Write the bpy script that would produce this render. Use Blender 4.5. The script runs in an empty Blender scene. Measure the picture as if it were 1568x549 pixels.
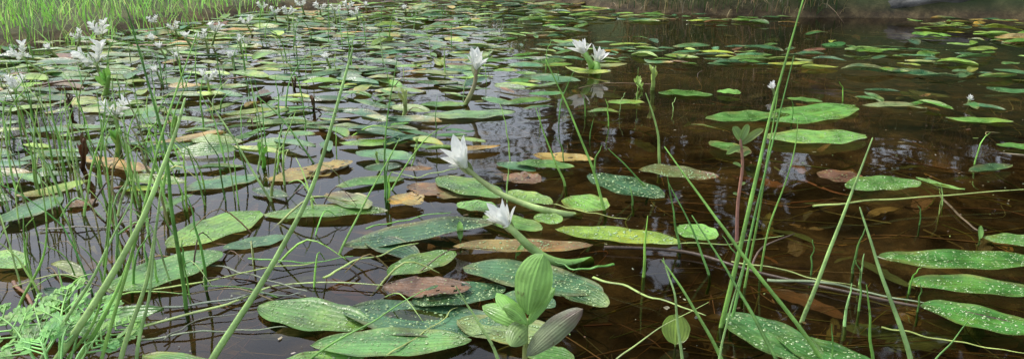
import bpy, math, random
from mathutils import Vector, noise
random.seed(7)
R=random.uniform
sc=bpy.context.scene
sc.view_settings.view_transform='Standard'; sc.view_settings.look='None'; sc.view_settings.exposure=0

# ---------------------------------------------------------------- camera
H=0.48; PITCH=math.radians(18.5); F=1220.0
cam=bpy.data.cameras.new("camera"); camo=bpy.data.objects.new("camera",cam)
sc.collection.objects.link(camo); sc.camera=camo
cam.sensor_width=36; cam.lens=28; cam.clip_start=0.02; cam.clip_end=600
camo.location=(0,0,H); camo.rotation_euler=(math.radians(90)-PITCH,0,0)
cp,sp=math.cos(PITCH),math.sin(PITCH)
def ray(x,y):
    a=(x-784)/F; b=(274.5-y)/F
    return Vector((a, cp+b*sp, -sp+b*cp))
def G(x,y,h=0.0):            # survey: point of the water plane
    d=ray(x,y); t=(h-H)/d.z
    return Vector((0,0,H))+d*t
def P(x,y,Y):                # survey: point at range Y
    d=ray(x,y); return Vector((0,0,H))+d*(Y/d.y)

# ---------------------------------------------------------------- materials
def newmat(name):
    m=bpy.data.materials.new(name); m.use_nodes=True
    nt=m.node_tree; nt.nodes.clear()
    return m,nt,nt.nodes,nt.links
def N(nodes,t,**k):
    n=nodes.new(t)
    for a,v in k.items(): setattr(n,a,v)
    return n
def leafmat(name,rough=0.33,spots=True,transl=0.15,veins=True,spotscale=150,spotcut=0.21,gain=1.0,mottle=False):
    m,nt,ns,lk=newmat(name)
    out=N(ns,'ShaderNodeOutputMaterial'); b=N(ns,'ShaderNodeBsdfPrincipled')
    at=N(ns,'ShaderNodeVertexColor',layer_name='Col'); geo=N(ns,'ShaderNodeNewGeometry')
    n1=N(ns,'ShaderNodeTexNoise'); n1.inputs['Scale'].default_value=28; n1.inputs['Detail'].default_value=5
    lk.new(geo.outputs['Position'],n1.inputs['Vector'])
    r1=N(ns,'ShaderNodeMapRange'); r1.inputs[1].default_value=.3; r1.inputs[2].default_value=.7; r1.inputs[3].default_value=.55*gain; r1.inputs[4].default_value=1.4*gain
    lk.new(n1.outputs['Fac'],r1.inputs[0])
    mul=N(ns,'ShaderNodeVectorMath',operation='SCALE'); lk.new(at.outputs['Color'],mul.inputs[0]); lk.new(r1.outputs[0],mul.inputs['Scale'])
    col=mul.outputs[0]; bumpsrc=None
    if mottle:
        n5=N(ns,'ShaderNodeTexNoise'); n5.inputs['Scale'].default_value=13; n5.inputs['Detail'].default_value=6; n5.inputs['Roughness'].default_value=.65; lk.new(geo.outputs['Position'],n5.inputs['Vector'])
        r5=N(ns,'ShaderNodeMapRange'); r5.inputs[1].default_value=.5; r5.inputs[2].default_value=.68; r5.inputs[3].default_value=0; r5.inputs[4].default_value=.8; lk.new(n5.outputs['Fac'],r5.inputs[0])
        vm=N(ns,'ShaderNodeVectorMath',operation='MULTIPLY'); vm.inputs[1].default_value=(1.75,1.2,.8); lk.new(col,vm.inputs[0])
        m5=N(ns,'ShaderNodeMixRGB'); lk.new(r5.outputs[0],m5.inputs[0]); lk.new(col,m5.inputs[1]); lk.new(vm.outputs[0],m5.inputs[2]); col=m5.outputs[0]
    if veins:
        uv=N(ns,'ShaderNodeUVMap'); sx=N(ns,'ShaderNodeSeparateXYZ'); lk.new(uv.outputs[0],sx.inputs[0])
        mm=N(ns,'ShaderNodeMath',operation='MULTIPLY'); mm.inputs[1].default_value=26; lk.new(sx.outputs['Y'],mm.inputs[0])
        sn=N(ns,'ShaderNodeMath',operation='SINE'); lk.new(mm.outputs[0],sn.inputs[0])
        ab=N(ns,'ShaderNodeMath',operation='ABSOLUTE'); lk.new(sx.outputs['Y'],ab.inputs[0])
        mr=N(ns,'ShaderNodeMapRange'); mr.inputs[1].default_value=.02; mr.inputs[2].default_value=.09; mr.inputs[3].default_value=.5; mr.inputs[4].default_value=0
        lk.new(ab.outputs[0],mr.inputs[0])
        mx=N(ns,'ShaderNodeMixRGB'); lk.new(mr.outputs[0],mx.inputs[0]); lk.new(col,mx.inputs[1])
        sc2=N(ns,'ShaderNodeVectorMath',operation='SCALE'); sc2.inputs['Scale'].default_value=1.7*gain; lk.new(at.outputs['Color'],sc2.inputs[0])
        lk.new(sc2.outputs[0],mx.inputs[2])
        vr=N(ns,'ShaderNodeMapRange'); vr.inputs[1].default_value=-1; vr.inputs[2].default_value=1; vr.inputs[3].default_value=.88; vr.inputs[4].default_value=1.08
        lk.new(sn.outputs[0],vr.inputs[0])
        s3=N(ns,'ShaderNodeVectorMath',operation='SCALE'); lk.new(mx.outputs[0],s3.inputs[0]); lk.new(vr.outputs[0],s3.inputs['Scale'])
        col=s3.outputs[0]; bumpsrc=sn.outputs[0]
    n2=N(ns,'ShaderNodeTexNoise'); n2.inputs['Scale'].default_value=75; n2.inputs['Detail'].default_value=3; n2.inputs['Roughness'].default_value=.7
    lk.new(geo.outputs['Position'],n2.inputs['Vector'])
    r2=N(ns,'ShaderNodeMapRange'); r2.inputs[1].default_value=.64; r2.inputs[2].default_value=.71; r2.inputs[3].default_value=0; r2.inputs[4].default_value=.7
    lk.new(n2.outputs['Fac'],r2.inputs[0])
    mb_=N(ns,'ShaderNodeMixRGB'); lk.new(r2.outputs[0],mb_.inputs[0]); lk.new(col,mb_.inputs[1]); mb_.inputs[2].default_value=(.08,.06,.02,1); col=mb_.outputs[0]
    if spots:
        v=N(ns,'ShaderNodeTexVoronoi'); v.inputs['Scale'].default_value=spotscale; lk.new(geo.outputs['Position'],v.inputs['Vector'])
        s4=N(ns,'ShaderNodeSeparateColor'); lk.new(v.outputs['Color'],s4.inputs[0])
        th=N(ns,'ShaderNodeMath',operation='MULTIPLY'); th.inputs[1].default_value=spotcut*1.6; lk.new(s4.outputs[0],th.inputs[0])
        ls=N(ns,'ShaderNodeMath',operation='LESS_THAN'); lk.new(v.outputs['Distance'],ls.inputs[0]); lk.new(th.outputs[0],ls.inputs[1])
        f=N(ns,'ShaderNodeMath',operation='MULTIPLY'); f.inputs[1].default_value=.5; lk.new(ls.outputs[0],f.inputs[0])
        ms=N(ns,'ShaderNodeMixRGB'); lk.new(f.outputs[0],ms.inputs[0]); lk.new(col,ms.inputs[1]); ms.inputs[2].default_value=(.36,.46,.20,1); col=ms.outputs[0]
    lk.new(col,b.inputs['Base Color'])
    rr=N(ns,'ShaderNodeMapRange'); rr.inputs[1].default_value=.35; rr.inputs[2].default_value=.65; rr.inputs[3].default_value=rough*.6; rr.inputs[4].default_value=rough*1.4
    lk.new(n1.outputs['Fac'],rr.inputs[0]); lk.new(rr.outputs[0],b.inputs['Roughness'])
    bp=N(ns,'ShaderNodeBump'); bp.inputs['Strength'].default_value=.4; bp.inputs['Distance'].default_value=.004
    lk.new(n2.outputs['Fac'],bp.inputs['Height']); lk.new(bp.outputs[0],b.inputs['Normal'])
    if bumpsrc is not None:
        bp2=N(ns,'ShaderNodeBump'); bp2.inputs['Strength'].default_value=.3; bp2.inputs['Distance'].default_value=.0006
        lk.new(bumpsrc,bp2.inputs['Height']); lk.new(bp.outputs[0],bp2.inputs['Normal']); lk.new(bp2.outputs[0],b.inputs['Normal'])
    tr=N(ns,'ShaderNodeBsdfTranslucent'); lk.new(col,tr.inputs['Color'])
    mixs=N(ns,'ShaderNodeMixShader'); mixs.inputs[0].default_value=transl
    lk.new(b.outputs[0],mixs.inputs[1]); lk.new(tr.outputs[0],mixs.inputs[2]); lk.new(mixs.outputs[0],out.inputs[0])
    return m
M_leaf=leafmat("pondweed_leaf",rough=.36,gain=1.3,mottle=True)
M_leaf2=leafmat("upright_leaf",rough=.4,spots=False,transl=.3,gain=1.2)
M_sub=leafmat("submerged_leaf",rough=.7,spots=False,transl=.1,gain=1.7)
M_stem=leafmat("stem",rough=.4,spots=False,transl=.15,veins=False,gain=1.4)
M_grass=leafmat("grass_blade",rough=.5,spots=False,transl=.4,veins=False,gain=1.95)
M_bgrass=leafmat("dry_grass_blade",rough=.6,spots=False,transl=.2,veins=False,gain=1.15)
M_fol=leafmat("tree_leaf",rough=.55,spots=False,transl=.2,veins=False)
def simple(name,col,rough,**k):
    m,nt,ns,lk=newmat(name); out=N(ns,'ShaderNodeOutputMaterial'); b=N(ns,'ShaderNodeBsdfPrincipled')
    n=N(ns,'ShaderNodeTexNoise'); n.inputs['Scale'].default_value=k.get('scale',40); n.inputs['Detail'].default_value=8
    g=N(ns,'ShaderNodeNewGeometry'); lk.new(g.outputs['Position'],n.inputs['Vector'])
    cr=N(ns,'ShaderNodeValToRGB'); c2=k.get('col2',[c*.5 for c in col])
    cr.color_ramp.elements[0].position=.35; cr.color_ramp.elements[1].position=.65
    cr.color_ramp.elements[0].color=(*c2,1); cr.color_ramp.elements[1].color=(*col,1)
    lk.new(n.outputs['Fac'],cr.inputs[0]); lk.new(cr.outputs[0],b.inputs['Base Color']); b.inputs['Roughness'].default_value=rough
    bp=N(ns,'ShaderNodeBump'); bp.inputs['Strength'].default_value=k.get('bump',.4); bp.inputs['Distance'].default_value=k.get('bd',.01)
    lk.new(n.outputs['Fac'],bp.inputs['Height']); lk.new(bp.outputs[0],b.inputs['Normal'])
    if k.get('tl'):
        tr=N(ns,'ShaderNodeBsdfTranslucent'); lk.new(cr.outputs[0],tr.inputs[0]); mx=N(ns,'ShaderNodeMixShader'); mx.inputs[0].default_value=k['tl']
        lk.new(b.outputs[0],mx.inputs[1]); lk.new(tr.outputs[0],mx.inputs[2]); lk.new(mx.outputs[0],out.inputs[0])
    else: lk.new(b.outputs[0],out.inputs[0])
    return m
M_petal=simple("petal",(.90,.90,.87),.5,col2=(.84,.85,.8),scale=60,bump=.1,bd=.001,tl=.35)
M_anther=simple("anther",(.05,.02,.04),.6)
M_drop=simple("water_droplet",(.26,.38,.17),.15,col2=(.2,.30,.12),bump=0)
M_rock=simple("bank_rock",(.22,.21,.20),.8,scale=9,col2=(.05,.05,.045),bump=.8,bd=.05)
M_bark=simple("bark",(.10,.08,.06),.9,scale=20,bump=.8,bd=.03)

# ---------------------------------------------------------------- mesh builder
class MB:
    def __init__(s): s.v=[];s.f=[];s.c=[];s.uv=[];s.mi=[]
    def vert(s,p,c,uv=(0,0)):
        s.v.append(tuple(p)); s.c.append(c); s.uv.append(uv); return len(s.v)-1
    def face(s,ids,mi=0): s.f.append(ids); s.mi.append(mi)
    def obj(s,name,mats,smooth=True):
        if not s.v: return None
        n=len(s.v); o=Vector((sum(p[0] for p in s.v)/n,sum(p[1] for p in s.v)/n,min(p[2] for p in s.v)))
        me=bpy.data.meshes.new(name); me.from_pydata([(p[0]-o.x,p[1]-o.y,p[2]-o.z) for p in s.v],[],s.f)
        for m in mats: me.materials.append(m)
        ca=me.color_attributes.new('Col','FLOAT_COLOR','POINT')
        fl=[]
        for c in s.c: fl+= [c[0],c[1],c[2],1.0]
        ca.data.foreach_set('color',fl)
        uvl=me.uv_layers.new(name='UVMap'); fu=[]
        for f in s.f:
            for i in f: fu+=list(s.uv[i])
        uvl.data.foreach_set('uv',fu)
        me.polygons.foreach_set('material_index',s.mi)
        me.polygons.foreach_set('use_smooth',[smooth]*len(s.f))
        me.update()
        ob=bpy.data.objects.new(name,me); ob.location=o; sc.collection.objects.link(ob); return ob

def bez(a,m,b,t): return a*(1-t)**2+m*2*t*(1-t)+b*t*t
def vary(c,a=.15):
    k=R(1-a,1+a); return (c[0]*k*R(1-a*.6,1+a*.6),c[1]*k,c[2]*k*R(1-a,1+a))
def mixc(a,b,t): return tuple(a[i]*(1-t)+b[i]*t for i in range(3))
def leaf(mb,a,b,width,nrm=Vector((0,0,1)),mid=None,col=(.05,.12,.03),nu=16,nv=6,cup=.06,warp=.02,tipc=None,pw=.55,mi=0,drops=0,asym=0,dmb=None,ragged=0,edge=0,hole=0):
    L=(b-a).length
    if mid is None: mid=(a+b)/2
    seed=R(0,100); base=len(mb.v)
    ph=R(0,6.3); ph2=R(0,6.3)
    def pos(u,v):
        c=bez(a,mid,b,u); t=(bez(a,mid,b,min(1,u+.02))-bez(a,mid,b,max(0,u-.02))).normalized()
        s=t.cross(nrm).normalized(); n=s.cross(t).normalized()
        e=max(0,1-(2*(u**(1-asym*.25))-1)**2)**pw
        rg=1+ (noise.noise(Vector((u*9,seed,v)))*.5*ragged)+.07*noise.noise(Vector((u*4,seed,(1 if v>0 else -1)*3)))
        w=width/2*e*rg
        z=cup*width*(v*v-.3)*e+warp*L*(.5*math.sin(u*5+ph)+.5*math.sin(v*3+u*3+ph2)) + .016*width*math.sin(u*17+ph2)*v*v
        return c+s*w*v+n*z
    for i in range(nu+1):
        u=i/nu
        for j in range(nv+1):
            v=-1+2*j/nv
            cc=col
            if tipc: 
                k=max(0,min(1,(u-.45)*1.6+.7*noise.noise(Vector((u*4,v*2,seed))))) ; cc=mixc(col,tipc,k)
            if edge:
                k=max(0,min(1,(max(abs(v),abs(2*u-1))-.72)*3+1.4*noise.noise(Vector((u*6,v*3,seed+4)))))*edge; cc=mixc(cc,(.16,.10,.03),k)
            mb.vert(pos(u,v),cc,(u,v))
    w=nv+1
    for i in range(nu):
        for j in range(nv):
            if hole and noise.noise(Vector((i*.45,j*.5,seed)))>.52: continue
            q=base+i*w+j; mb.face((q,q+1,q+w+1,q+w),mi)
    if drops and dmb is not None:
        for k in range(drops):
            u=R(.05,.95); v=R(-.88,.88); p=pos(u,v)+Vector((0,0,.0004)); r=R(.0006,.0012) if R(0,1)<.85 else R(.0012,.0024)
            dome(dmb,p,r)
def dome(mb,p,r,mi=1):
    b=len(mb.v); K=7
    for i in range(K):
        a=6.283*i/K; mb.vert(p+Vector((math.cos(a)*r,math.sin(a)*r,0)),(.4,.5,.3))
    for i in range(K):
        a=6.283*i/K; mb.vert(p+Vector((math.cos(a)*r*.7,math.sin(a)*r*.7,r*.38)),(.4,.5,.3))
    t=mb.vert(p+Vector((0,0,r*.5)),(.4,.5,.3))
    for i in range(K):
        j=(i+1)%K; mb.face((b+i,b+j,b+K+j,b+K+i),mi); mb.face((b+K+i,b+K+j,t),mi)
def spline(pts,n):
    out=[]; m=len(pts)
    if m==2: return [pts[0].lerp(pts[1],i/n) for i in range(n+1)]
    for i in range(n+1):
        t=i/n*(m-1); k=min(int(t),m-2); f=t-k
        p0=pts[max(k-1,0)];p1=pts[k];p2=pts[k+1];p3=pts[min(k+2,m-1)]
        out.append(.5*((2*p1)+(p2-p0)*f+(2*p0-5*p1+4*p2-p3)*f*f+(3*p1-p0-3*p2+p3)*f**3))
    return out
def tube(mb,pts,r0,r1,col,col2=None,n=14,K=6,mi=0,wob=0,flat=1.0):
    P_=spline(pts,n); base=len(mb.v)
    up=Vector((0,0,1)) if abs((P_[-1]-P_[0]).normalized().z)<.7 else Vector((0,1,0))
    sd=R(0,50)
    for i,p in enumerate(P_):
        t=(P_[min(i+1,n)]-P_[max(i-1,0)]).normalized(); s=t.cross(up).normalized(); q=s.cross(t)
        f=i/n; r=r0+(r1-r0)*f**1.3
        c=mixc(col,col2,f) if col2 else col
        o=Vector((noise.noise(Vector((f*5,sd,0))),noise.noise(Vector((f*5,sd,9))),noise.noise(Vector((f*5,sd,19)))))*wob*math.sin(f*3.14)
        for k in range(K):
            a=6.283*k/K; mb.vert(p+o+s*math.cos(a)*r+q*math.sin(a)*r*flat,c,(f,k/K))
    for i in range(n):
        for k in range(K):
            a=base+i*K+k; b=base+i*K+(k+1)%K; mb.face((a,b,b+K,a+K),mi)
    e=mb.vert(P_[-1]+(P_[-1]-P_[-2]).normalized()*r1*2,col2 or col)
    for k in range(K): mb.face((base+n*K+k,base+n*K+(k+1)%K,e),mi)
def ribbon(mb,p,d,h,w,col,bend=.3,seg=4,mi=0,tip=None):
    base=len(mb.v); a=R(0,6.28); s=Vector((math.cos(a),math.sin(a),0))*w/2
    for i in range(seg+1):
        f=i/seg; c=p+Vector((0,0,h*(f-bend*.45*f*f)))+d*(h*f*f)
        k=(1-f)**.6 if i<seg else .02
        cc=mixc(col,tip,f) if tip else col
        mb.vert(c-s*k,cc,(f,-1)); mb.vert(c+s*k,cc,(f,1))
    for i in range(seg):
        q=base+i*2; mb.face((q,q+1,q+3,q+2),mi)

# ---------------------------------------------------------------- terrain, pond
shore=[(-7,1.5),(-2.9,2.0),(-2.25,2.5),(-1.95,2.85),(-1.65,3.4),(-1.38,4.0),(-.9,4.55),(-.2,4.7),(.3,4.6),(.62,4.1),(1.3,3.92),(2.2,3.85),(3.2,3.6),(5,3.2),(6,1),(5,-1.5),(1,-3),(-3,-3.2),(-6,-2)]
def sdist(x,y):
    ins=False; dm=1e9; n=len(shore)
    for i in range(n):
        x1,y1=shore[i]; x2,y2=shore[(i+1)%n]
        dx,dy=x2-x1,y2-y1; t=max(0,min(1,((x-x1)*dx+(y-y1)*dy)/(dx*dx+dy*dy)))
        dm=min(dm,math.hypot(x-x1-dx*t,y-y1-dy*t))
        if (y1>y)!=(y2>y) and x<(x2-x1)*(y-y1)/(y2-y1)+x1: ins=not ins
    return -dm if ins else dm
def tz(x,y):
    d=sdist(x,y)
    if d<=0: return -min(.17,-d*.7+.01)+.025*noise.noise(Vector((x*5,y*5,0)))*min(1,-d*4)
    st=max(0,min(1,(x+.2)/.9))*(1 if y>1 else 0)
    low=.03+min(.25,d*.12)+.03*noise.noise(Vector((x*3,y*3,0)))*min(1,d*4)
    high=min(.75,d*1.3)+max(0,min(1.2,(d-.6)*.25))+.12*noise.noise(Vector((x*3,y*3,0)))*min(1,d*4)
    far=math.hypot(x,y)
    return low*(1-st)+high*st+max(0,far-12)*.03*(1+noise.noise(Vector((x*.05,y*.05,2))))
def axis(lo,hi,step,far):
    a=[]; x=lo
    while x<=hi: a.append(x); x+=step
    s=step; p=[]; x=hi
    while x<far: s*=1.35; x+=s; p.append(x)
    s=step; m=[]; x=lo
    while x>-far: s*=1.35; x-=s; m.append(x)
    return m[::-1]+a+p
xs=axis(-4,4.5,.09,260); ys=axis(-1,6.5,.09,260)
tm=MB()
for yy in ys:
    for xx in xs: tm.vert((xx,yy,tz(xx,yy)),(.1,.1,.1))
W_=len(xs)
for j in range(len(ys)-1):
    for i in range(W_-1):
        q=j*W_+i; tm.face((q,q+1,q+W_+1,q+W_))
m,nt,ns,lk=newmat("pond_mud_and_soil")
out=N(ns,'ShaderNodeOutputMaterial'); b=N(ns,'ShaderNodeBsdfPrincipled'); g=N(ns,'ShaderNodeNewGeometry')
n=N(ns,'ShaderNodeTexNoise'); n.inputs['Scale'].default_value=9; n.inputs['Detail'].default_value=10; n.inputs['Roughness'].default_value=.72; lk.new(g.outputs['Position'],n.inputs['Vector'])
cr=N(ns,'ShaderNodeValToRGB'); e=cr.color_ramp.elements; e[0].position=.34; e[0].color=(.018,.013,.006,1); e[1].position=.70; e[1].color=(.22,.165,.075,1)
x=e.new(.5); x.color=(.075,.053,.024,1)
lk.new(n.outputs['Fac'],cr.inputs[0])
sx=N(ns,'ShaderNodeSeparateXYZ'); lk.new(g.outputs['Position'],sx.inputs[0])
mr=N(ns,'ShaderNodeMapRange'); mr.inputs[1].default_value=.02; mr.inputs[2].default_value=.1; lk.new(sx.outputs['Z'],mr.inputs[0])
n3=N(ns,'ShaderNodeTexNoise'); n3.inputs['Scale'].default_value=3; n3.inputs['Detail'].default_value=8; lk.new(g.outputs['Position'],n3.inputs['Vector'])
c3=N(ns,'ShaderNodeValToRGB'); c3.color_ramp.elements[0].color=(.03,.04,.014,1); c3.color_ramp.elements[1].color=(.08,.14,.04,1); lk.new(n3.outputs['Fac'],c3.inputs[0])
mx=N(ns,'ShaderNodeMixRGB'); lk.new(mr.outputs[0],mx.inputs[0]); lk.new(cr.outputs[0],mx.inputs[1]); lk.new(c3.outputs[0],mx.inputs[2])
lk.new(mx.outputs[0],b.inputs['Base Color']); b.inputs['Roughness'].default_value=.9
bp=N(ns,'ShaderNodeBump'); bp.inputs['Distance'].default_value=.03; lk.new(n.outputs['Fac'],bp.inputs['Height']); lk.new(bp.outputs[0],b.inputs['Normal'])
lk.new(b.outputs[0],out.inputs[0])
tm.obj("ground",[m])

m,nt,ns,lk=newmat("pond_water")
out=N(ns,'ShaderNodeOutputMaterial'); g=N(ns,'ShaderNodeNewGeometry')
gl=N(ns,'ShaderNodeBsdfGlossy'); gl.inputs['Roughness'].default_value=.03; gl.inputs['Color'].default_value=(1,1,1,1)
tr=N(ns,'ShaderNodeBsdfTransparent')
nm=N(ns,'ShaderNodeTexNoise'); nm.inputs['Scale'].default_value=2.2; nm.inputs['Detail'].default_value=4; lk.new(g.outputs['Position'],nm.inputs['Vector'])
ct=N(ns,'ShaderNodeValToRGB'); ct.color_ramp.elements[0].position=.36; ct.color_ramp.elements[1].position=.66
ct.color_ramp.elements[0].color=(.40,.33,.20,1); ct.color_ramp.elements[1].color=(.82,.72,.50,1); lk.new(nm.outputs['Fac'],ct.inputs[0]); lk.new(ct.outputs[0],tr.inputs[0])
fr=N(ns,'ShaderNodeFresnel'); fr.inputs['IOR'].default_value=1.34
w1=N(ns,'ShaderNodeTexNoise'); w1.inputs['Scale'].default_value=9; w1.inputs['Detail'].default_value=1.5; lk.new(g.outputs['Position'],w1.inputs['Vector'])
b1=N(ns,'ShaderNodeBump'); b1.inputs['Strength'].default_value=.35; b1.inputs['Distance'].default_value=.0035; lk.new(w1.outputs['Fac'],b1.inputs['Height'])
lk.new(b1.outputs[0],gl.inputs['Normal']); lk.new(b1.outputs[0],fr.inputs['Normal'])
mx=N(ns,'ShaderNodeMixShader'); lk.new(fr.outputs[0],mx.inputs[0]); lk.new(tr.outputs[0],mx.inputs[1]); lk.new(gl.outputs[0],mx.inputs[2]); lk.new(mx.outputs[0],out.inputs[0])
wm=MB()
for p in [(-7.5,-4,0),(6.5,-4,0),(6.5,5.2,0),(-7.5,5.2,0)]: wm.vert(p,(0,0,0))
wm.face((0,1,2,3)); wm.obj("pond_water",[m],False)

# ---------------------------------------------------------------- hero floating leaves
GR=(.065,.16,.03); LT=(.12,.25,.05); DK=(.03,.085,.032); BL=(.045,.115,.05); YB=(.26,.19,.05); BR=(.11,.06,.03); RD=(.14,.08,.04); PL=(.14,.20,.065); YG=(.19,.29,.045)
hero=[
(255,380,398,322,32,LT,1,0),(402,327,594,322,19,GR,1,0),(165,447,340,385,33,(.08,.19,.04),1,0),(525,374,760,342,26,BL,1,0),
(396,468,568,500,42,GR,1,0),(475,530,722,520,44,(.085,.2,.05),1,0),(593,420,698,384,28,GR,1,0),(708,408,925,448,38,BL,1,0),
(850,350,1042,368,22,YG,1,0),(1040,345,1096,366,40,LT,1,0),(672,270,770,300,22,GR,1,0),(778,292,846,312,22,LT,1,0),
(873,300,926,322,18,LT,1,0),(822,328,854,342,16,LT,1,0),(1170,213,1326,207,21,LT,1,0),(1080,182,1190,176,15,GR,0,0),(1160,186,1310,163,19,(.08,.2,.035),1,0),
(1343,392,1600,400,30,(.05,.16,.03),1,0),(1390,435,1600,447,30,(.05,.15,.03),1,0),(1408,468,1600,505,38,(.05,.16,.03),1,0),(1505,362,1620,376,24,GR,1,0),
(1112,478,1262,560,60,(.045,.125,.035),1,0),(1190,515,1350,575,46,(.045,.14,.03),1,0),(1296,288,1410,278,23,GR,1,0),(1448,180,1552,187,8,LT,0,0),(1525,221,1600,228,11,GR,0,0),
(645,179,788,171,12,(.10,.19,.08),0,0),(545,233,636,242,22,(.07,.18,.06),0,0),(525,478,775,500,54,BL,1,0),(630,463,775,440,38,DK,1,0),
(693,377,908,374,20,(.20,.14,.04),1,RD),(586,436,722,440,32,BR,0,0),(643,160,716,160,9,GR,0,0),(815,237,910,244,12,YB,0,0),(772,268,828,278,24,RD,0,0),
(600,300,645,312,20,YB,0,0),(622,286,738,300,26,RD,0,PL),(903,266,1018,300,28,DK,1,0),(978,260,1102,270,18,(.08,.11,.03),1,BR),
(-10,385,32,410,24,LT,1,0),(1008,142,1092,145,9,GR,0,0),(928,157,988,157,7,LT,0,0),(1098,139,1133,144,12,LT,0,0),(1088,215,1150,235,18,GR,0,BR),
(410,278,535,250,14,YB,0,BL),(700,488,860,520,40,PL,1,0),(790,250,880,255,12,GR,0,0),(0,340,90,300,16,BL,0,0),(280,290,398,268,15,(.06,.15,.06),0,0),
(700,310,760,322,14,LT,1,0),(740,330,830,352,22,GR,0,0),(850,430,930,470,30,DK,1,PL),(420,560,560,545,30,LT,1,0),(800,535,880,548,26,GR,0,0),
(130,240,235,262,10,YB,0,BR),(1205,150,1260,155,9,GR,0,0),(340,380,440,360,14,BL,0,0),(770,450,850,470,26,BL,1,0),(640,395,560,360,16,DK,0,0),
(565,318,500,296,14,PL,0,BR),(820,262,760,250,10,BL,0,0),(1255,262,1320,280,24,(.10,.05,.03),0,0),(470,262,540,246,9,YB,0,0),(520,305,560,298,10,(.3,.28,.14),0,0),(100,318,150,306,8,BR,0,0)]
hx=[]
for k,(x0,y0,x1,y1,t,c,dr,tc) in enumerate(hero):
    z=.003+.0022*(k%4)
    a=G(x0,y0,z); b_=G(x1,y1,z)
    mx_,my_=(x0+x1)/2,(y0+y1)/2
    d=(b_-a); L=d.length
    gm=G(mx_,my_+t/2,z)-G(mx_,my_-t/2,z); un=Vector((-d.y,d.x,0)).normalized()
    wd=abs(gm.y)/max(.35,abs(un.y))
    wd=max(.2*L,min(wd,L*.5 if L>.09 else L*.9))
    mb=MB(); pr=Vector((-d.y,d.x,0))*R(-.07,.07)
    old=c in (BR,RD,YB)
    leaf(mb,a,b_,wd,col=vary(c,.12),mid=(a+b_)/2+pr,nu=26,nv=10,cup=R(.02,.09),warp=R(.006,.02),tipc=tc if tc else None,drops=int(40+L*wd*12000*R(.6,1.4)) if dr else 0,dmb=mb,pw=R(.56,.68),ragged=.6 if old else .08,edge=R(0,.6),hole=old)
    mb.obj("pondweed_leaf",[M_leaf,M_drop]); hx.append(((a+b_)/2,L/2))

# ---------------------------------------------------------------- mass of floating leaves
mass=MB(); placed=[]
def dens(x,y):
    n_=noise.noise(Vector((x*1.6,y*1.6,3)))
    px=x/max(.3,y)
    if px<-.03 and y>1.6: return .9+n_*.7
    if px<-.12 and y>1.35: return .55+n_
    if px<-.3 and y>.8: return .2
    if y>3.4: return .16+n_ if px>.1 else .6
    if y>2.6: return max(0,.18+n_*1.6) if px>.08 else .75
    if px<.06 and y>1.95: return .55
    if px>.42 and y>2.0 and y<2.5: return max(0,.35+n_*1.2)
    return .012
cnt=0
for k in range(17000):
    y=.7+3.95*R(0,1)**.7; x=R(-.85,.85)*y
    if sdist(x,y)>-.03 or R(0,1)>dens(x,y): continue
    L=R(.08,.17)*(1 if R(0,1)<.65 else .55)
    ok=True
    for (q,r) in hx:
        if (Vector((x,y,0))-q).length<r*.75+L*.4: ok=False;break
    if not ok: continue
    for (qx,qy,r) in placed:
        if math.hypot(qx-x,(qy-y)*1.6)<(r+L*.5)*.46: ok=False;break
    if not ok: continue
    placed.append((x,y,L*.5)); cnt+=1
    if cnt>1300: break
    a=R(-.6,.6)+(math.pi if R(0,1)<.5 else 0)
    if R(0,1)<.25: a=R(0,6.28)
    d=Vector((math.cos(a),math.sin(a),0))*L/2; z=.003+.0018*(cnt%6)
    c=random.choice([GR,GR,LT,DK,BL,BL,(.05,.14,.05),PL,YG]); q=R(0,1)
    if q<.04: c=YB
    elif q<.08: c=BR
    tilt=Vector((R(-.14,.14),R(-.2,.12),1)).normalized()
    if R(0,1)<.12: tilt=Vector((R(-.35,.35),R(-.5,.1),1)).normalized()
    leaf(mass,Vector((x,y,z))-d,Vector((x,y,z))+d,L*R(.24,.38),nrm=tilt,mid=Vector((x,y,z+L*R(-.01,.07)))+Vector((-d.y,d.x,0))*R(-.3,.3),col=vary(c,.3),nu=10,nv=4,cup=R(-.05,.2),warp=R(.01,.05),tipc=YB if R(0,1)<.07 else None,edge=R(0,.7),pw=R(.55,.7))
mass.obj("floating_pondweed_leaves",[M_leaf])

sub=MB()
for k in range(620):
    y=.6+3.6*R(0,1)**1.2; x=R(-.8,.8)*y
    if sdist(x,y)>-.15 or noise.noise(Vector((x*2.5,y*2.5,11)))<-.15: continue
    z=-R(.008,.10); L=R(.04,.14); a=R(0,6.28); d=Vector((math.cos(a),math.sin(a),R(-.1,.1)))*L/2; c=Vector((x,y,z))
    cc=random.choice([BR,(.09,.06,.03),(.14,.10,.045),(.10,.08,.04),(.08,.10,.04),(.07,.10,.035)])
    leaf(sub,c-d,c+d,L*R(.15,.32),nrm=Vector((R(-.4,.4),R(-.4,.4),1)).normalized(),mid=c+Vector((R(-.02,.02),R(-.02,.02),R(-.01,.01))),col=vary(cc,.35),nu=10,nv=4,ragged=.8,hole=1)
for k in range(1250):
    y=.55+3.3*R(0,1)**1.1; x=R(-.8,.8)*y
    if sdist(x,y)>-.3: continue
    a=R(0,6.28); L=R(.06,.35); d=Vector((math.cos(a),math.sin(a)*.7,0))*L; p=Vector((x,y,-R(.003,.07)))
    tube(sub,[p,p+d*.5+Vector((R(-.05,.05),R(-.05,.05),R(-.01,.01))),p+d],R(.0007,.0018),.0006,vary(random.choice([BR,(.14,.13,.05),(.10,.12,.04),(.2,.15,.08),(.06,.05,.03)]),.35),n=8,K=4)
sub.obj("submerged_leaf_litter",[M_sub])

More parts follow.
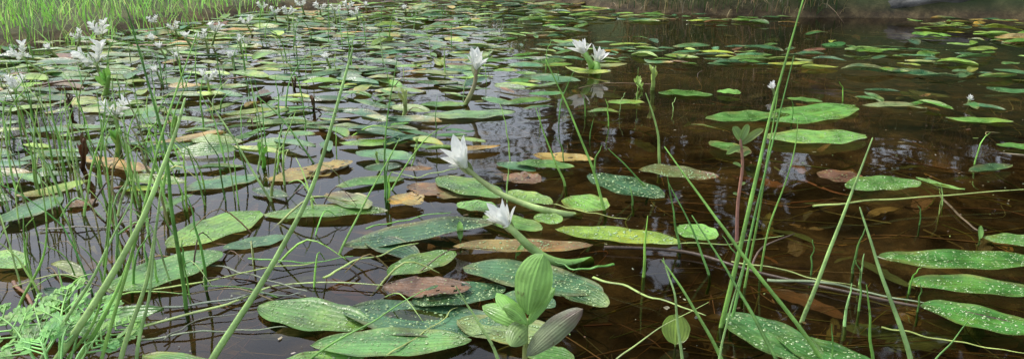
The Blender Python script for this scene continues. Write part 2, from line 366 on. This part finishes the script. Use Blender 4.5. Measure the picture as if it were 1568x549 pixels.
bits=MB()
for k in range(1500):
    y=.6+2.9*R(0,1)**1.2; x=R(-.75,.75)*y
    if noise.noise(Vector((x*3,y*3,21)))<-.1: continue
    r=R(.0006,.0018) if R(0,1)<.93 else R(.002,.005)
    b0=len(bits.v); K=6; c=vary(random.choice([(.16,.16,.11),(.2,.19,.13),(.12,.16,.05),(.1,.06,.03)]),.3); st=R(1,3); an=R(0,3.14)
    for i in range(K):
        a=6.283*i/K; rr=r*R(.6,1.2); u,v=math.cos(a)*rr*st,math.sin(a)*rr; bits.vert((x+u*math.cos(an)-v*math.sin(an),y+u*math.sin(an)+v*math.cos(an),.0012+R(0,.0008)),c)
    bits.face(tuple(range(b0,b0+K)))
bits.obj("floating_debris",[M_stem])

# ---------------------------------------------------------------- stems and blades (individually surveyed)
G1=(.18,.36,.065); G2=(.10,.24,.045); G3=(.29,.44,.14); G4=(.24,.30,.09)
blades=[
([(322,556),(395,440),(478,285),(540,75)],12,G3,.05),([(284,472),(262,310),(243,190),(192,8)],7.5,G2,-.05),
([(80,560),(185,402),(248,260),(283,152)],12,G3,.05),([(152,556),(212,340),(250,200),(302,50)],6,G1,.08),([(183,552),(228,410),(246,290)],9,G3,.03),
([(160,405),(166,300),(148,140)],5,G1,.0),([(130,330),(142,250),(172,165)],5,G1,.02),([(415,308),(352,205),(318,150)],5,G3,.05),([(590,302),(592,200),(608,88)],4,G2,.02),
([(925,322),(890,212),(836,92)],6,G1,.05),([(866,285),(845,235),(820,165)],5,G1,.03),([(1010,258),(1007,200),(989,143)],6,G3,.0),
([(1262,556),(1135,385),(1072,300),(1018,225)],7,G1,.1),([(1105,500),(1150,310),(1182,170),(1231,-4)],9,G1,.1),([(1122,490),(1166,290),(1216,86)],6,G2,.1),
([(1140,440),(1172,260),(1195,120)],5,G1,.05),([(1228,492),(1290,335),(1336,212)],9,G3,.05),([(1396,556),(1352,425),(1317,318)],9,G3,.05),([(1108,556),(1052,455),(1014,398)],7,G1,.04),
([(1046,556),(1032,455),(1016,395)],6,G3,.03),([(1336,556),(1332,490),(1327,436)],6,G1,.0),([(1276,556),(1275,520),(1274,496)],4,G2,0),
([(1195,556),(1150,480),(1105,400),(1060,330)],7,G2,.1),([(765,556),(732,492),(698,438)],7,G3,.02),([(472,552),(560,496),(652,442)],7,G2,.02),
([(520,388),(560,310),(612,212)],5,G1,.1),([(395,262),(402,210),(385,130)],4,G3,0),([(345,250),(330,190),(305,140)],4,G1,.05),([(275,250),(262,190),(300,95)],4,G1,.05),
([(480,250),(430,180),(385,140)],4,G2,.05),([(600,290),(650,215),(690,190)],3.5,G1,.08),([(990,290),(960,255),(932,228)],4,G2,.02),([(1040,380),(1032,330),(1022,270)],5,G2,.0),
([(940,556),(1005,505),(1085,462)],4.5,G4,.05),([(210,552),(230,440),(240,330)],7,G3,.02),([(120,552),(170,460),(205,380)],9,G1,.05),([(55,290),(45,220),(20,150)],4.5,G1,.0),
([(95,300),(60,230),(40,170)],5,G3,.05),([(150,280),(155,220),(162,150)],5,G1,.0),([(415,305),(420,270),(425,220)],6,G4,.0),([(1085,420),(1060,350),(1024,280)],5,G2,.04),
([(1165,420),(1180,340),(1215,240),(1222,180)],4,G1,.02),([(1430,556),(1460,520),(1500,470)],4,G2,.02),([(1100,556),(1120,470),(1140,400)],5,G3,.02),
([(100,556),(150,470),(172,300)],6,G1,.02),([(30,470),(70,380),(60,260)],5,G1,.02),([(205,420),(200,330),(210,230)],5,G3,0),([(60,556),(140,430),(200,310)],7,G3,.04),
([(340,260),(390,300),(420,330)],4,G1,.0),([(250,300),(255,230),(235,160)],5,G1,.0),([(180,330),(195,270),(190,200)],5,G3,.0)]
for pts,w,c,dy in blades:
    g0=G(*pts[0]); n_=len(pts)-1; P3=[g0+Vector((0,0,-.03)),g0]
    for i,q in enumerate(pts[1:]): P3.append(P(q[0],q[1],g0.y+dy*((i+1)/n_)))
    r=w/2*(g0-Vector((0,0,H))).length/F
    mb=MB(); cc=vary(c,.1); tube(mb,P3,r,r*.22,mixc(cc,(.2,.25,.08),.15),mixc(cc,(.08,.2,.04),.15),n=26,K=6,wob=.003,flat=.6)
    mb.obj("rush_stem",[M_stem])
flo=[([(1245,315),(1400,302),(1590,288)],5,G4,.02),([(200,503),(330,470),(430,432),(585,436)],7,G4,.006),([(1175,428),(1300,440),(1430,467)],7,(.15,.19,.10),.006),([(908,424),(990,450),(1080,482)],6,G4,.01),
([(495,425),(560,395),(640,372)],6,G4,.01),([(150,445),(260,440),(400,415),(480,402)],5,G4,.006),([(300,400),(380,420),(470,445)],5,(.14,.16,.09),.005),([(560,350),(620,335),(690,325)],4,G2,.008),
([(840,310),(890,322),(960,335)],3,G4,.006),([(1120,400),(1220,420),(1310,437)],4,G4,.008),([(210,520),(330,505),(440,500)],5,(.12,.16,.09),.004),([(250,470),(380,456),(460,448)],6,(.12,.15,.1),.004),
([(940,404),(890,412),(850,400)],6,G2,.006),([(700,258),(640,268),(590,262)],3,G4,.005),([(20,430),(60,475),(120,500)],5,(.16,.08,.04),.004),([(1350,500),(1450,520),(1568,540)],4,G4,.005),([(590,545),(660,500),(700,470)],4,G4,.006),
([(250,520),(300,490),(390,478)],4,(.1,.1,.06),.004),([(380,395),(450,402),(540,392)],4,G2,.005),([(1000,372),(1110,372),(1200,360)],3,G4,.005),([(1440,300),(1490,345),(1510,352)],4,(.12,.08,.04),.004),([(60,350),(160,345),(250,330)],4,(.14,.12,.08),.004)]
for pts,w,c,h in flo:
    P3=[G(a,b_,h) for a,b_ in pts]; r=w/2*(P3[0]-Vector((0,0,H))).length/F
    mb=MB(); cc=vary(c); tube(mb,P3,r,r*.4,cc,n=24,K=6,wob=.008,flat=.5); mb.obj("floating_stalk",[M_stem])
P3=[G(a,b_,.006) for a,b_ in [(925,378),(1050,384),(1150,410),(1300,448),(1470,478),(1600,505)]]
mb=MB(); tube(mb,P3,.0026,.0015,(.07,.05,.035),n=40,K=6,wob=.012); 
tube(mb,[P3[2],P3[2]+Vector((.03,.05,.01)),P3[2]+Vector((.09,.09,.015))],.0016,.0008,(.1,.07,.05),n=8,K=5)
mb.obj("floating_twig",[M_stem])

rd=MB()
def reeds(n,xr,yr,hr,cl=(G1,G2,G3)):
    for k in range(n):
        px,py=R(*xr),R(*yr); g0=G(px,py); h=R(*hr); a=R(0,6.28); l=R(.0,.6)*h
        d=Vector((math.cos(a)*l,math.sin(a)*l*.6,0)); c=vary(random.choice(cl),.25)
        tube(rd,[g0-Vector((0,0,.02)),g0+d*.25+Vector((0,0,h*.5)),g0+d+Vector((0,0,h*R(.7,1)))],R(.0012,.0026),.0004,c,n=8,K=4,wob=.005)
reeds(80,(-20,480),(110,330),(.05,.2)); reeds(24,(-20,330),(400,500),(.05,.2)); reeds(20,(480,900),(90,330),(.04,.13)); reeds(22,(900,1540),(150,520),(.03,.10)); reeds(50,(0,700),(40,120),(.06,.2))
reeds(50,(-10,260),(180,400),(.08,.22),(G1,G3,(.2,.2,.07)))
for k in range(65):   # bent and lying stalks among the pads
    px,py=R(-10,620),R(120,500); g0=G(px,py); a=R(0,6.28); L=R(.05,.18); d=Vector((math.cos(a),math.sin(a)*.6,0))*L
    tube(rd,[g0-Vector((0,0,.01)),g0+d*.5+Vector((0,0,R(.01,.05))),g0+d+Vector((0,0,R(.002,.02)))],R(.001,.0022),.0005,vary(random.choice([G1,G4,(.16,.12,.06),(.08,.05,.03)]),.3),n=8,K=4)
rd.obj("thin_reeds",[M_stem])

# ---------------------------------------------------------------- flowers
def flower(head,stempts,size,axis=Vector((0,0,1)),kind='tulip',stemr=.004,stemc=(.16,.24,.07),topc=None):
    mb=MB(); axis=axis.normalized()
    tube(mb,stempts+[head],stemr,stemr*.62,stemc,topc or mixc(stemc,(.22,.20,.09),.5),n=22,K=8,mi=0)
    ref=Vector((0,1,0)) if abs(axis.y)<.8 else Vector((1,0,0))
    s=axis.cross(ref).normalized(); q=s.cross(axis)
    def petals(p,ax,n,L,o0,o1,wf=.3):
        ss=ax.cross(ref).normalized(); qq=ss.cross(ax)
        for i in range(n):
            a=i*2.4+R(-.2,.2); o=R(o0,o1); rad=ss*math.cos(a)+qq*math.sin(a)
            d=(ax*math.cos(o)+rad*math.sin(o)).normalized(); Lp=L*R(.75,1.15)
            st=p+rad*L*.05
            nr=(ax*math.sin(o)-rad*math.cos(o)).normalized()
            leaf(mb,st,st+d*Lp,Lp*wf*R(.85,1.15),nrm=nr,mid=st+d*Lp*.5+(ax*.1+rad*-.05)*Lp*.6,col=(1,1,1),nu=8,nv=4,cup=.35,warp=.01,pw=.95,mi=1)
    if kind=='tulip':
        petals(head-axis*size*.04,axis,9,size*1.0,.12,.7,.34); petals(head,axis,5,size*.7,.5,1.1,.32)
        leaf(mb,head-axis*size*.35,head+axis*size*.3+s*size*.12,size*.28,nrm=q,col=(.25,.27,.14),nu=8,nv=4,cup=.4,mi=0)
        leaf(mb,head-axis*size*.3,head+axis*size*.25-s*size*.12,size*.25,nrm=-q,col=(.2,.25,.1),nu=8,nv=4,cup=.4,mi=0)
    else:
        for sg in (-1,1):
            dirn=(axis+s*sg*R(.45,.8)+q*R(-.2,.2)).normalized()
            tube(mb,[head,head+dirn*size*.4,head+dirn*size*.8+axis*size*.06],stemr*.6,stemr*.4,(.28,.36,.14),n=6,K=6,mi=0)
            for k in range(6):
                p=head+dirn*size*(.12+.15*k); petals(p,dirn,3,size*R(.36,.5),.4,1.15,.6)
    for i in range(7):
        a=i*.9; p=head+axis*size*R(.3,.5)+(s*math.cos(a)+q*math.sin(a))*size*.16
        tube(mb,[head+axis*size*.1,p],.0004,.0004,(.5,.5,.4),n=2,K=4,mi=0); dome(mb,p,.0009,mi=2)
    mb.obj("water_hawthorn_flower",[M_stem,M_petal,M_anther])
Ya=G(885,330).y
flower(P(714,256,Ya+.035),[G(888,331,-.01),P(862,327,Ya),P(815,316,Ya+.005),P(765,296,Ya+.02),P(735,275,Ya+.03)],.054,axis=Vector((-.5,-.15,.75)),stemr=.0062,stemc=(.30,.42,.15))
Yb=G(880,402).y
flower(P(779,346,Yb+.015),[G(905,400,-.008),P(870,404,Yb),P(838,396,Yb),P(812,378,Yb+.005),P(795,362,Yb+.01)],.042,axis=Vector((-.5,-.1,.8)),stemr=.0080,stemc=(.12,.29,.06),topc=(.30,.40,.14))
Yc=G(712,162).y
flower(P(729,106,Yc),[G(710,164,-.01),P(718,150,Yc),P(727,128,Yc)],.06,axis=Vector((.05,0,1)),stemr=.0068,stemc=(.26,.30,.12),topc=(.22,.16,.1))
Yd=G(910,112).y
flower(P(896,82,Yd),[G(908,112,-.01),P(905,98,Yd)],.06,axis=Vector((-.5,0,.8)),kind='tulip',stemr=.012,stemc=(.22,.42,.08),topc=(.24,.42,.1))
flower(P(914,96,Yd+.01),[G(914,114,-.01),P(914,106,Yd)],.055,axis=Vector((.3,0,.9)),kind='tulip',stemr=.015,stemc=(.22,.42,.08),topc=(.24,.42,.1))
small=[(1184,136,1190,147,.03),(1484,157,1492,162,.022),(155,55,185,78,.07),(148,100,160,135,.075),(36,90,80,122,.055),(22,138,60,160,.05),(75,76,100,95,.03),(178,180,182,235,.05),(330,50,322,72,.05),(268,46,275,64,.04),
(314,60,320,85,.04),(284,58,300,80,.038),(378,38,390,56,.045),(234,62,250,80,.035),(245,74,258,92,.035),(440,24,445,36,.05),(462,10,468,26,.045),(490,16,492,30,.05),(512,18,515,32,.042),(532,14,538,28,.045),(546,24,550,36,.045),(420,22,426,38,.04),
(122,60,110,90,.04),(366,64,372,84,.038),(500,90,510,110,.03),(318,125,322,150,.04),(270,88,280,110,.03),(400,14,404,24,.04),(235,36,240,54,.04),
(355,88,360,108,.03),(560,10,564,22,.035),(240,110,250,130,.03),(620,14,622,22,.03)]
for hxp,hyp,bx,by,sz in small:
    Y0=G(bx,by).y; hd=P(hxp,hyp,Y0)
    if hd.z<.012: hd.z=.014
    g0=G(bx,by,-.01); md=g0.lerp(hd,.5)+Vector(((bx-hxp)*.00025,0,-.012))
    flower(hd,[g0,md],sz*.8,axis=Vector((R(-.5,.3),R(-.2,.2),1)),kind='fork' if sz>=.04 else 'tulip',stemr=R(.004,.006),stemc=vary((.24,.38,.11)))
def bud(x,y,bx,by,w,c,c2):
    Y0=G(bx,by).y; t=P(x,y,Y0); g0=G(bx,by,-.01); r=w/2*(g0-Vector((0,0,H))).length/F; mb=MB()
    tube(mb,[g0,g0.lerp(t,.4)+Vector((.003,0,0)),t],r*.6,r*.35,c,c2,n=12,K=7)
    for k in range(9):
        f=R(.35,.95); p=g0.lerp(t,f); d=Vector((R(-1,1),R(-1,1),R(.9,2))).normalized(); L=r*R(2.,3.4)
        leaf(mb,p,p+d*L,L*.4,nrm=Vector((R(-1,1),R(-1,.3),.4)).normalized(),col=vary(c2,.2),nu=5,nv=2,cup=.3)
    mb.obj("pondweed_bud",[M_stem])
BU=(.26,.40,.10)
for a in [(1000,105,998,142,12,BU,(.40,.50,.16)),(974,126,984,140,8,BU,(.32,.45,.12)),(620,140,618,182,12,BU,(.42,.48,.2)),(402,232,402,262,12,(.13,.34,.04),(.15,.38,.05)),(166,118,158,150,14,BU,(.2,.38,.08)),(180,200,176,250,13,BU,(.2,.38,.08)),
          (128,215,124,262,12,(.06,.03,.015),(.09,.04,.02)),(452,120,448,140,7,(.05,.03,.02),(.08,.04,.02)),(480,150,478,172,7,(.05,.03,.02),(.09,.05,.02)),(104,150,108,172,7,(.05,.03,.02),(.08,.05,.03)),(640,210,628,260,4,BU,(.25,.36,.1)),(270,178,262,208,8,BU,(.2,.36,.08)),(575,235,580,262,6,BU,BU)]:
    bud(*a)

# ---------------------------------------------------------------- broad-leaved seedling
mb=MB(); b0=G(803,585); Y=b0.y
def PL_(x0,y0,x1,y1,w,d0,d1,c,nr,bend=(0,0,.01),**k):
    a=P(x0,y0,Y+d0); b_=P(x1,y1,Y+d1)
    leaf(mb,a,b_,w,nrm=Vector(nr).normalized(),mid=(a+b_)/2+Vector(bend),col=c,nu=16,nv=8,cup=-.22,warp=.012,pw=.66,mi=1,**k)
tube(mb,[b0-Vector((0,0,.02)),P(804,540,Y),P(806,492,Y)],.0035,.0022,(.2,.14,.07),(.16,.28,.06),n=12,K=8)
LG=(.17,.34,.07)
PL_(808,482,832,388,.040,0,.01,(.2,.38,.09),(-.2,-1,.35),(-.006,0,.004))
PL_(803,500,738,468,.024,0,.03,LG,(-.3,-.35,1)); PL_(805,505,760,448,.022,0,.04,(.15,.32,.06),(.3,-.6,.9))
PL_(808,500,782,530,.026,0,-.03,(.2,.3,.1),(.1,-.8,.6)); PL_(806,545,893,472,.026,-.02,.0,(.13,.16,.08),(-.3,-.8,.7),tipc=(.12,.08,.06))
PL_(808,498,850,440,.014,.0,.02,LG,(-.4,-.8,.5)); PL_(806,496,770,470,.016,-.01,.0,LG,(.2,-.9,.6))
mb.obj("broadleaf_seedling",[M_stem,M_leaf2])
for (x0,y0,x1,y1,w,c) in [(1034,530,1035,480,.034,(.18,.27,.04)),(705,370,704,338,.010,LG),(790,395,802,372,.008,LG),(1500,368,1503,345,.01,LG)]:
    mb=MB(); g0=G(x0,y0); a=P(x0,y0-3,g0.y); t=P(x1,y1,g0.y+.02)
    tube(mb,[g0-Vector((0,0,.02)),g0,a],.0012,.001,c,n=4,K=5); leaf(mb,a,t,w,nrm=Vector((.1,-1,.5)).normalized(),col=c,nu=12,nv=6,cup=.1); mb.obj("young_pondweed_leaf",[M_leaf2])
mb=MB(); g0=G(1128,372); Yh=g0.y
pp=[g0-Vector((0,0,.02)),g0,P(1130,310,Yh),P(1137,255,Yh),P(1134,215,Yh)]
tube(mb,pp,.0028,.002,(.26,.12,.10),(.30,.15,.10),n=20,K=7)
for i,(sx_,sy_,ex,ey,w) in enumerate([(1134,216,1122,194,.014),(1134,222,1170,197,.011),(1135,225,1112,236,.009),(1134,216,1146,190,.011),(1136,240,1150,232,.006),(1136,256,1122,250,.005),(1133,285,1142,280,.004),(1131,300,1122,296,.004)]):
    a=P(sx_,sy_,Yh); b_=P(ex,ey,Yh+R(-.02,.02)); leaf(mb,a,b_,w,nrm=Vector((R(-.2,.2),-1,.6)).normalized(),mid=(a+b_)/2+Vector((0,0,.004)),col=vary((.19,.28,.08)),nu=10,nv=4,cup=.3,mi=1)
mb.obj("red_stemmed_herb",[M_stem,M_leaf2])

# ---------------------------------------------------------------- feathery cut-leaved plant, lower left
mb=MB()
def frond(a,b_,up,sz,c):
    md=(a+b_)/2+Vector((0,0,.02)); nr=up.normalized(); n_=5
    tube(mb,[a,md,b_],.0015,.0008,c,n=8,K=4)
    for i in range(1,n_+1):
        u=.42+.56*i/n_; p=bez(a,md,b_,u); t=(bez(a,md,b_,min(1,u+.05))-bez(a,md,b_,u-.05)).normalized(); s=t.cross(nr).normalized()
        for sg in (-1,1):
            L=sz*(1.35-u)*R(.9,1.15)*1.2; d=(s*sg*.7+t*.8).normalized(); q=p+d*L+nr*R(-.006,.006)
            tube(mb,[p,q],.0012,.0009,c,n=2,K=4)
            for (f,an) in ((.55,.6),(.7,-.6),(.9,.45),(.94,-.45),(.98,0)):
                o=p.lerp(q,f); dd=(d*math.cos(an)+ (nr.cross(d))*math.sin(an)).normalized(); l2=L*.42*R(.8,1.2)
                leaf(mb,o,o+dd*l2,.0046,nrm=nr,col=vary(c,.2),nu=5,nv=2,cup=.15,warp=.02,pw=.35,mi=1)
    for an in (-.5,0,.5):
        t=(b_-md).normalized(); dd=(t*math.cos(an)+nr.cross(t)*math.sin(an)); leaf(mb,b_-t*.004,b_+dd*.010,.0048,nrm=nr,col=vary(c,.15),nu=5,nv=2,pw=.35,mi=1)
FC=(.20,.40,.11)
r0=G(85,600)
for (x,y,dz,s_) in [(-5,482,.02,.03),(52,468,0.03,.032),(105,440,.04,.034),(160,456,.03,.032),(200,492,0,.026),(20,525,-.03,.028),(165,520,-.04,.026),(112,490,-.03,.03),(60,520,-.06,.026)]:
    t=P(x,y,r0.y+.11+dz+R(-.01,.01)); 
    if t.z<.012: t.z=.014
    st=r0.lerp(t,.15); st.z=0
    frond(st,t,Vector((R(-.3,.3),-.75,1)),s_,vary(FC,.12))
mb.obj("feathery_leaf_plant",[M_stem,M_leaf2])

# ---------------------------------------------------------------- left grassy bank
gb=MB()
for k in range(17000):
    x=R(-5,-1.2); y=R(1.9,6.0)
    d=sdist(x,y)
    if d<-.2 or (d<0 and R(0,1)<.3-d*2): continue
    h=R(.06,.2)*(1 if d>.1 else .8); a=R(0,6.28); l=R(.1,.8)
    ribbon(gb,Vector((x,y,max(-.02,tz(x,y)-.01))),Vector((math.cos(a)*l,math.sin(a)*l,0)),h,R(.003,.006),vary(random.choice([(.19,.38,.07),(.15,.33,.05),(.24,.40,.10),(.30,.36,.14)]),.2),seg=3)
gb.obj("bank_grass",[M_grass])
gb=MB()
for k in range(9000):
    x=R(-10,1.5); y=R(4.6,11)
    if sdist(x,y)<.02: continue
    a=R(0,6.28); l=R(.1,.8); ribbon(gb,Vector((x,y,tz(x,y)-.01)),Vector((math.cos(a)*l,math.sin(a)*l,0)),R(.12,.32),R(.006,.012),vary(random.choice([(.14,.3,.05),(.11,.22,.04),(.2,.2,.08)]),.25),seg=3)
gb.obj("meadow_grass",[M_grass])
hb=MB()
for k in range(8500):
    i=random.choice([7,8,9,9,10,10,10,11,11,12]); x1,y1=shore[i]; x2,y2=shore[i+1]; t=R(0,1)
    bx=x1+(x2-x1)*t; by=y1+(y2-y1)*t+R(.0,.8); z=tz(bx,by)
    clump=noise.noise(Vector((bx*3,by*3,7)))
    if clump<-.12 or (1.6<bx<2.6 and by<4.25): continue
    straw=R(0,1)<.4+clump
    h=R(.12,.45); a=R(-2.5,-.6); l=R(.3,1.3)
    c=vary((.30,.24,.14) if straw else (.06,.11,.03),.35)
    ribbon(hb,Vector((bx,by,max(-.02,z-.02))),Vector((math.cos(a)*l*.7,math.sin(a)*l*.8,-R(.0,.5)*straw)),h,R(.003,.006),c,bend=R(.6,1.6),seg=5)
hb.obj("overhanging_bank_grass",[M_bgrass])
def rock(c,sx_,sy_,sz_,sd,name="bank_rock"):
    import bmesh
    bm=bmesh.new(); bmesh.ops.create_icosphere(bm,subdivisions=4,radius=1)
    for v in bm.verts:
        p=v.co.copy(); k=1+.35*noise.noise(p*1.3+Vector((sd,0,0)))+.12*noise.noise(p*4+Vector((sd,3,0)))
        q=Vector((max(-.75,min(.75,p.x)),max(-.8,min(.8,p.y)),max(-.6,min(.6,p.z))))*1.25*k
        v.co=Vector((q.x*sx_,q.y*sy_,q.z*sz_))
    me=bpy.data.meshes.new(name); bm.to_mesh(me); bm.free(); me.materials.append(M_rock)
    for p in me.polygons: p.use_smooth=True
    o=bpy.data.objects.new(name,me); o.location=c; o.rotation_euler=(R(-.1,.1),R(-.1,.1),R(-.4,.4)); sc.collection.objects.link(o)
for (x,y,z,a,b_,c,s_) in [(2.0,4.08,.09,.36,.16,.05,1),(2.35,4.15,.07,.22,.14,.05,3),(1.6,4.2,.06,.2,.15,.05,5),(2.8,4.0,.1,.3,.22,.07,9),(3.3,3.85,.1,.3,.3,.12,21),(1.85,4.6,.35,.4,.3,.15,31)]:
    rock((x,y,z),a,b_,c,s_)

# ---------------------------------------------------------------- trees and shrubs
def tree(x,y,h,cr,n,name="tree",low=.2,col=(.045,.075,.022)):
    mb=MB(); z=tz(x,y); b0=Vector((x,y,z-.1)); top=b0+Vector((R(-.3,.3),R(-.3,.3),h))
    tube(mb,[b0,b0.lerp(top,.5)+Vector((R(-.15,.15),R(-.15,.15),0)),top],h*.028,h*.006,(.1,.08,.06),n=10,K=8,mi=0,wob=.1)
    cl=[]
    for i in range(11):
        f=R(low,.95); s=b0.lerp(top,f); a=i*2.4; L=cr*R(.6,1.1)*(1.15-f*.6); e=s+Vector((math.cos(a)*L,math.sin(a)*L,L*R(.1,.6)))
        tube(mb,[s,s.lerp(e,.5)+Vector((0,0,.1*L)),e],h*.010,h*.002,(.1,.08,.06),n=6,K=5,mi=0)
        for j in range(4): cl.append((s.lerp(e,R(.35,1.05))+Vector((R(-.2,.2),R(-.2,.2),R(-.25,.25)))*cr,R(.2,.38)*cr,R(.5,1.3)))
    for i in range(n):
        c,r,k=random.choice(cl); d=Vector((random.gauss(0,1),random.gauss(0,1),random.gauss(0,.8))).normalized()*r*R(.4,1.05); p=c+d
        s=R(.03,.06)*(1+h*.08); u=Vector((R(-1,1),R(-1,1),R(-.6,.4))).normalized(); w=u.cross(Vector((R(-1,1),R(-1,1),1))).normalized()
        cc=vary(tuple(q*k for q in col),.25); b1=len(mb.v)
        for q in (p-u*s,p+w*s*.45,p+u*s,p-w*s*.45): mb.vert(q,cc)
        mb.face((b1,b1+1,b1+2,b1+3),1)
    mb.obj(name,[M_bark,M_fol])
for (x,y,h,cr) in [(1.1,5.9,4.4,1.5),(2.3,5.6,5.0,1.7),(3.6,5.2,4.6,1.6),(5.2,4.6,4.8,1.7),(1.8,7.2,5.6,1.9),(3.2,7.4,6,2),(5.2,6.6,6,2),(6.8,3.5,5,1.8),(.8,8.4,4.2,1.4),(7.2,1.6,5,1.8)]:
    tree(x,y,h,cr,4600,low=.08)
for (x,y,h,cr) in [(.8,5.0,1.1,.6),(1.5,4.95,1.3,.7),(2.3,4.85,1.3,.7),(3.1,4.7,1.3,.7),(4.1,4.3,1.3,.7),(5.1,3.9,1.4,.8)]:
    tree(x,y,h,cr,2600,name="shrub",low=.05,col=(.05,.075,.025))
for (x,y,h,cr) in [(-3,19,4,1.9),(-7,17,3.8,1.9),(-11,18,4.4,2.2),(-15,14,4,2),(1,20,5,2.3),(6,17,6,2.5)]:
    tree(x,y,h,cr,4000,low=.08)

# ---------------------------------------------------------------- light
w=bpy.data.worlds.new("World"); sc.world=w; w.use_nodes=True; nt=w.node_tree; ns=nt.nodes; lk=nt.links
bg=ns['Background']; sky=N(ns,'ShaderNodeTexSky'); sky.sky_type='NISHITA'; sky.sun_disc=False
sd=Vector((-.55,.3,1.15)).normalized(); sky.sun_elevation=math.asin(sd.z); sky.sun_rotation=math.atan2(sd.x,sd.y)
sky.air_density=1.2; sky.dust_density=3
hs=N(ns,'ShaderNodeHueSaturation'); hs.inputs['Saturation'].default_value=.55; hs.inputs['Value'].default_value=1.85
lk.new(sky.outputs[0],hs.inputs['Color']); lk.new(hs.outputs[0],bg.inputs[0]); bg.inputs[1].default_value=.15
sl=bpy.data.lights.new("sun",'SUN'); sl.energy=2.6; sl.angle=math.radians(12); sl.color=(1,.98,.92)
so=bpy.data.objects.new("sun",sl); sc.collection.objects.link(so); so.location=(-3,3,6); so.rotation_euler=sd.to_track_quat('Z','Y').to_euler()
print("leaves",cnt)
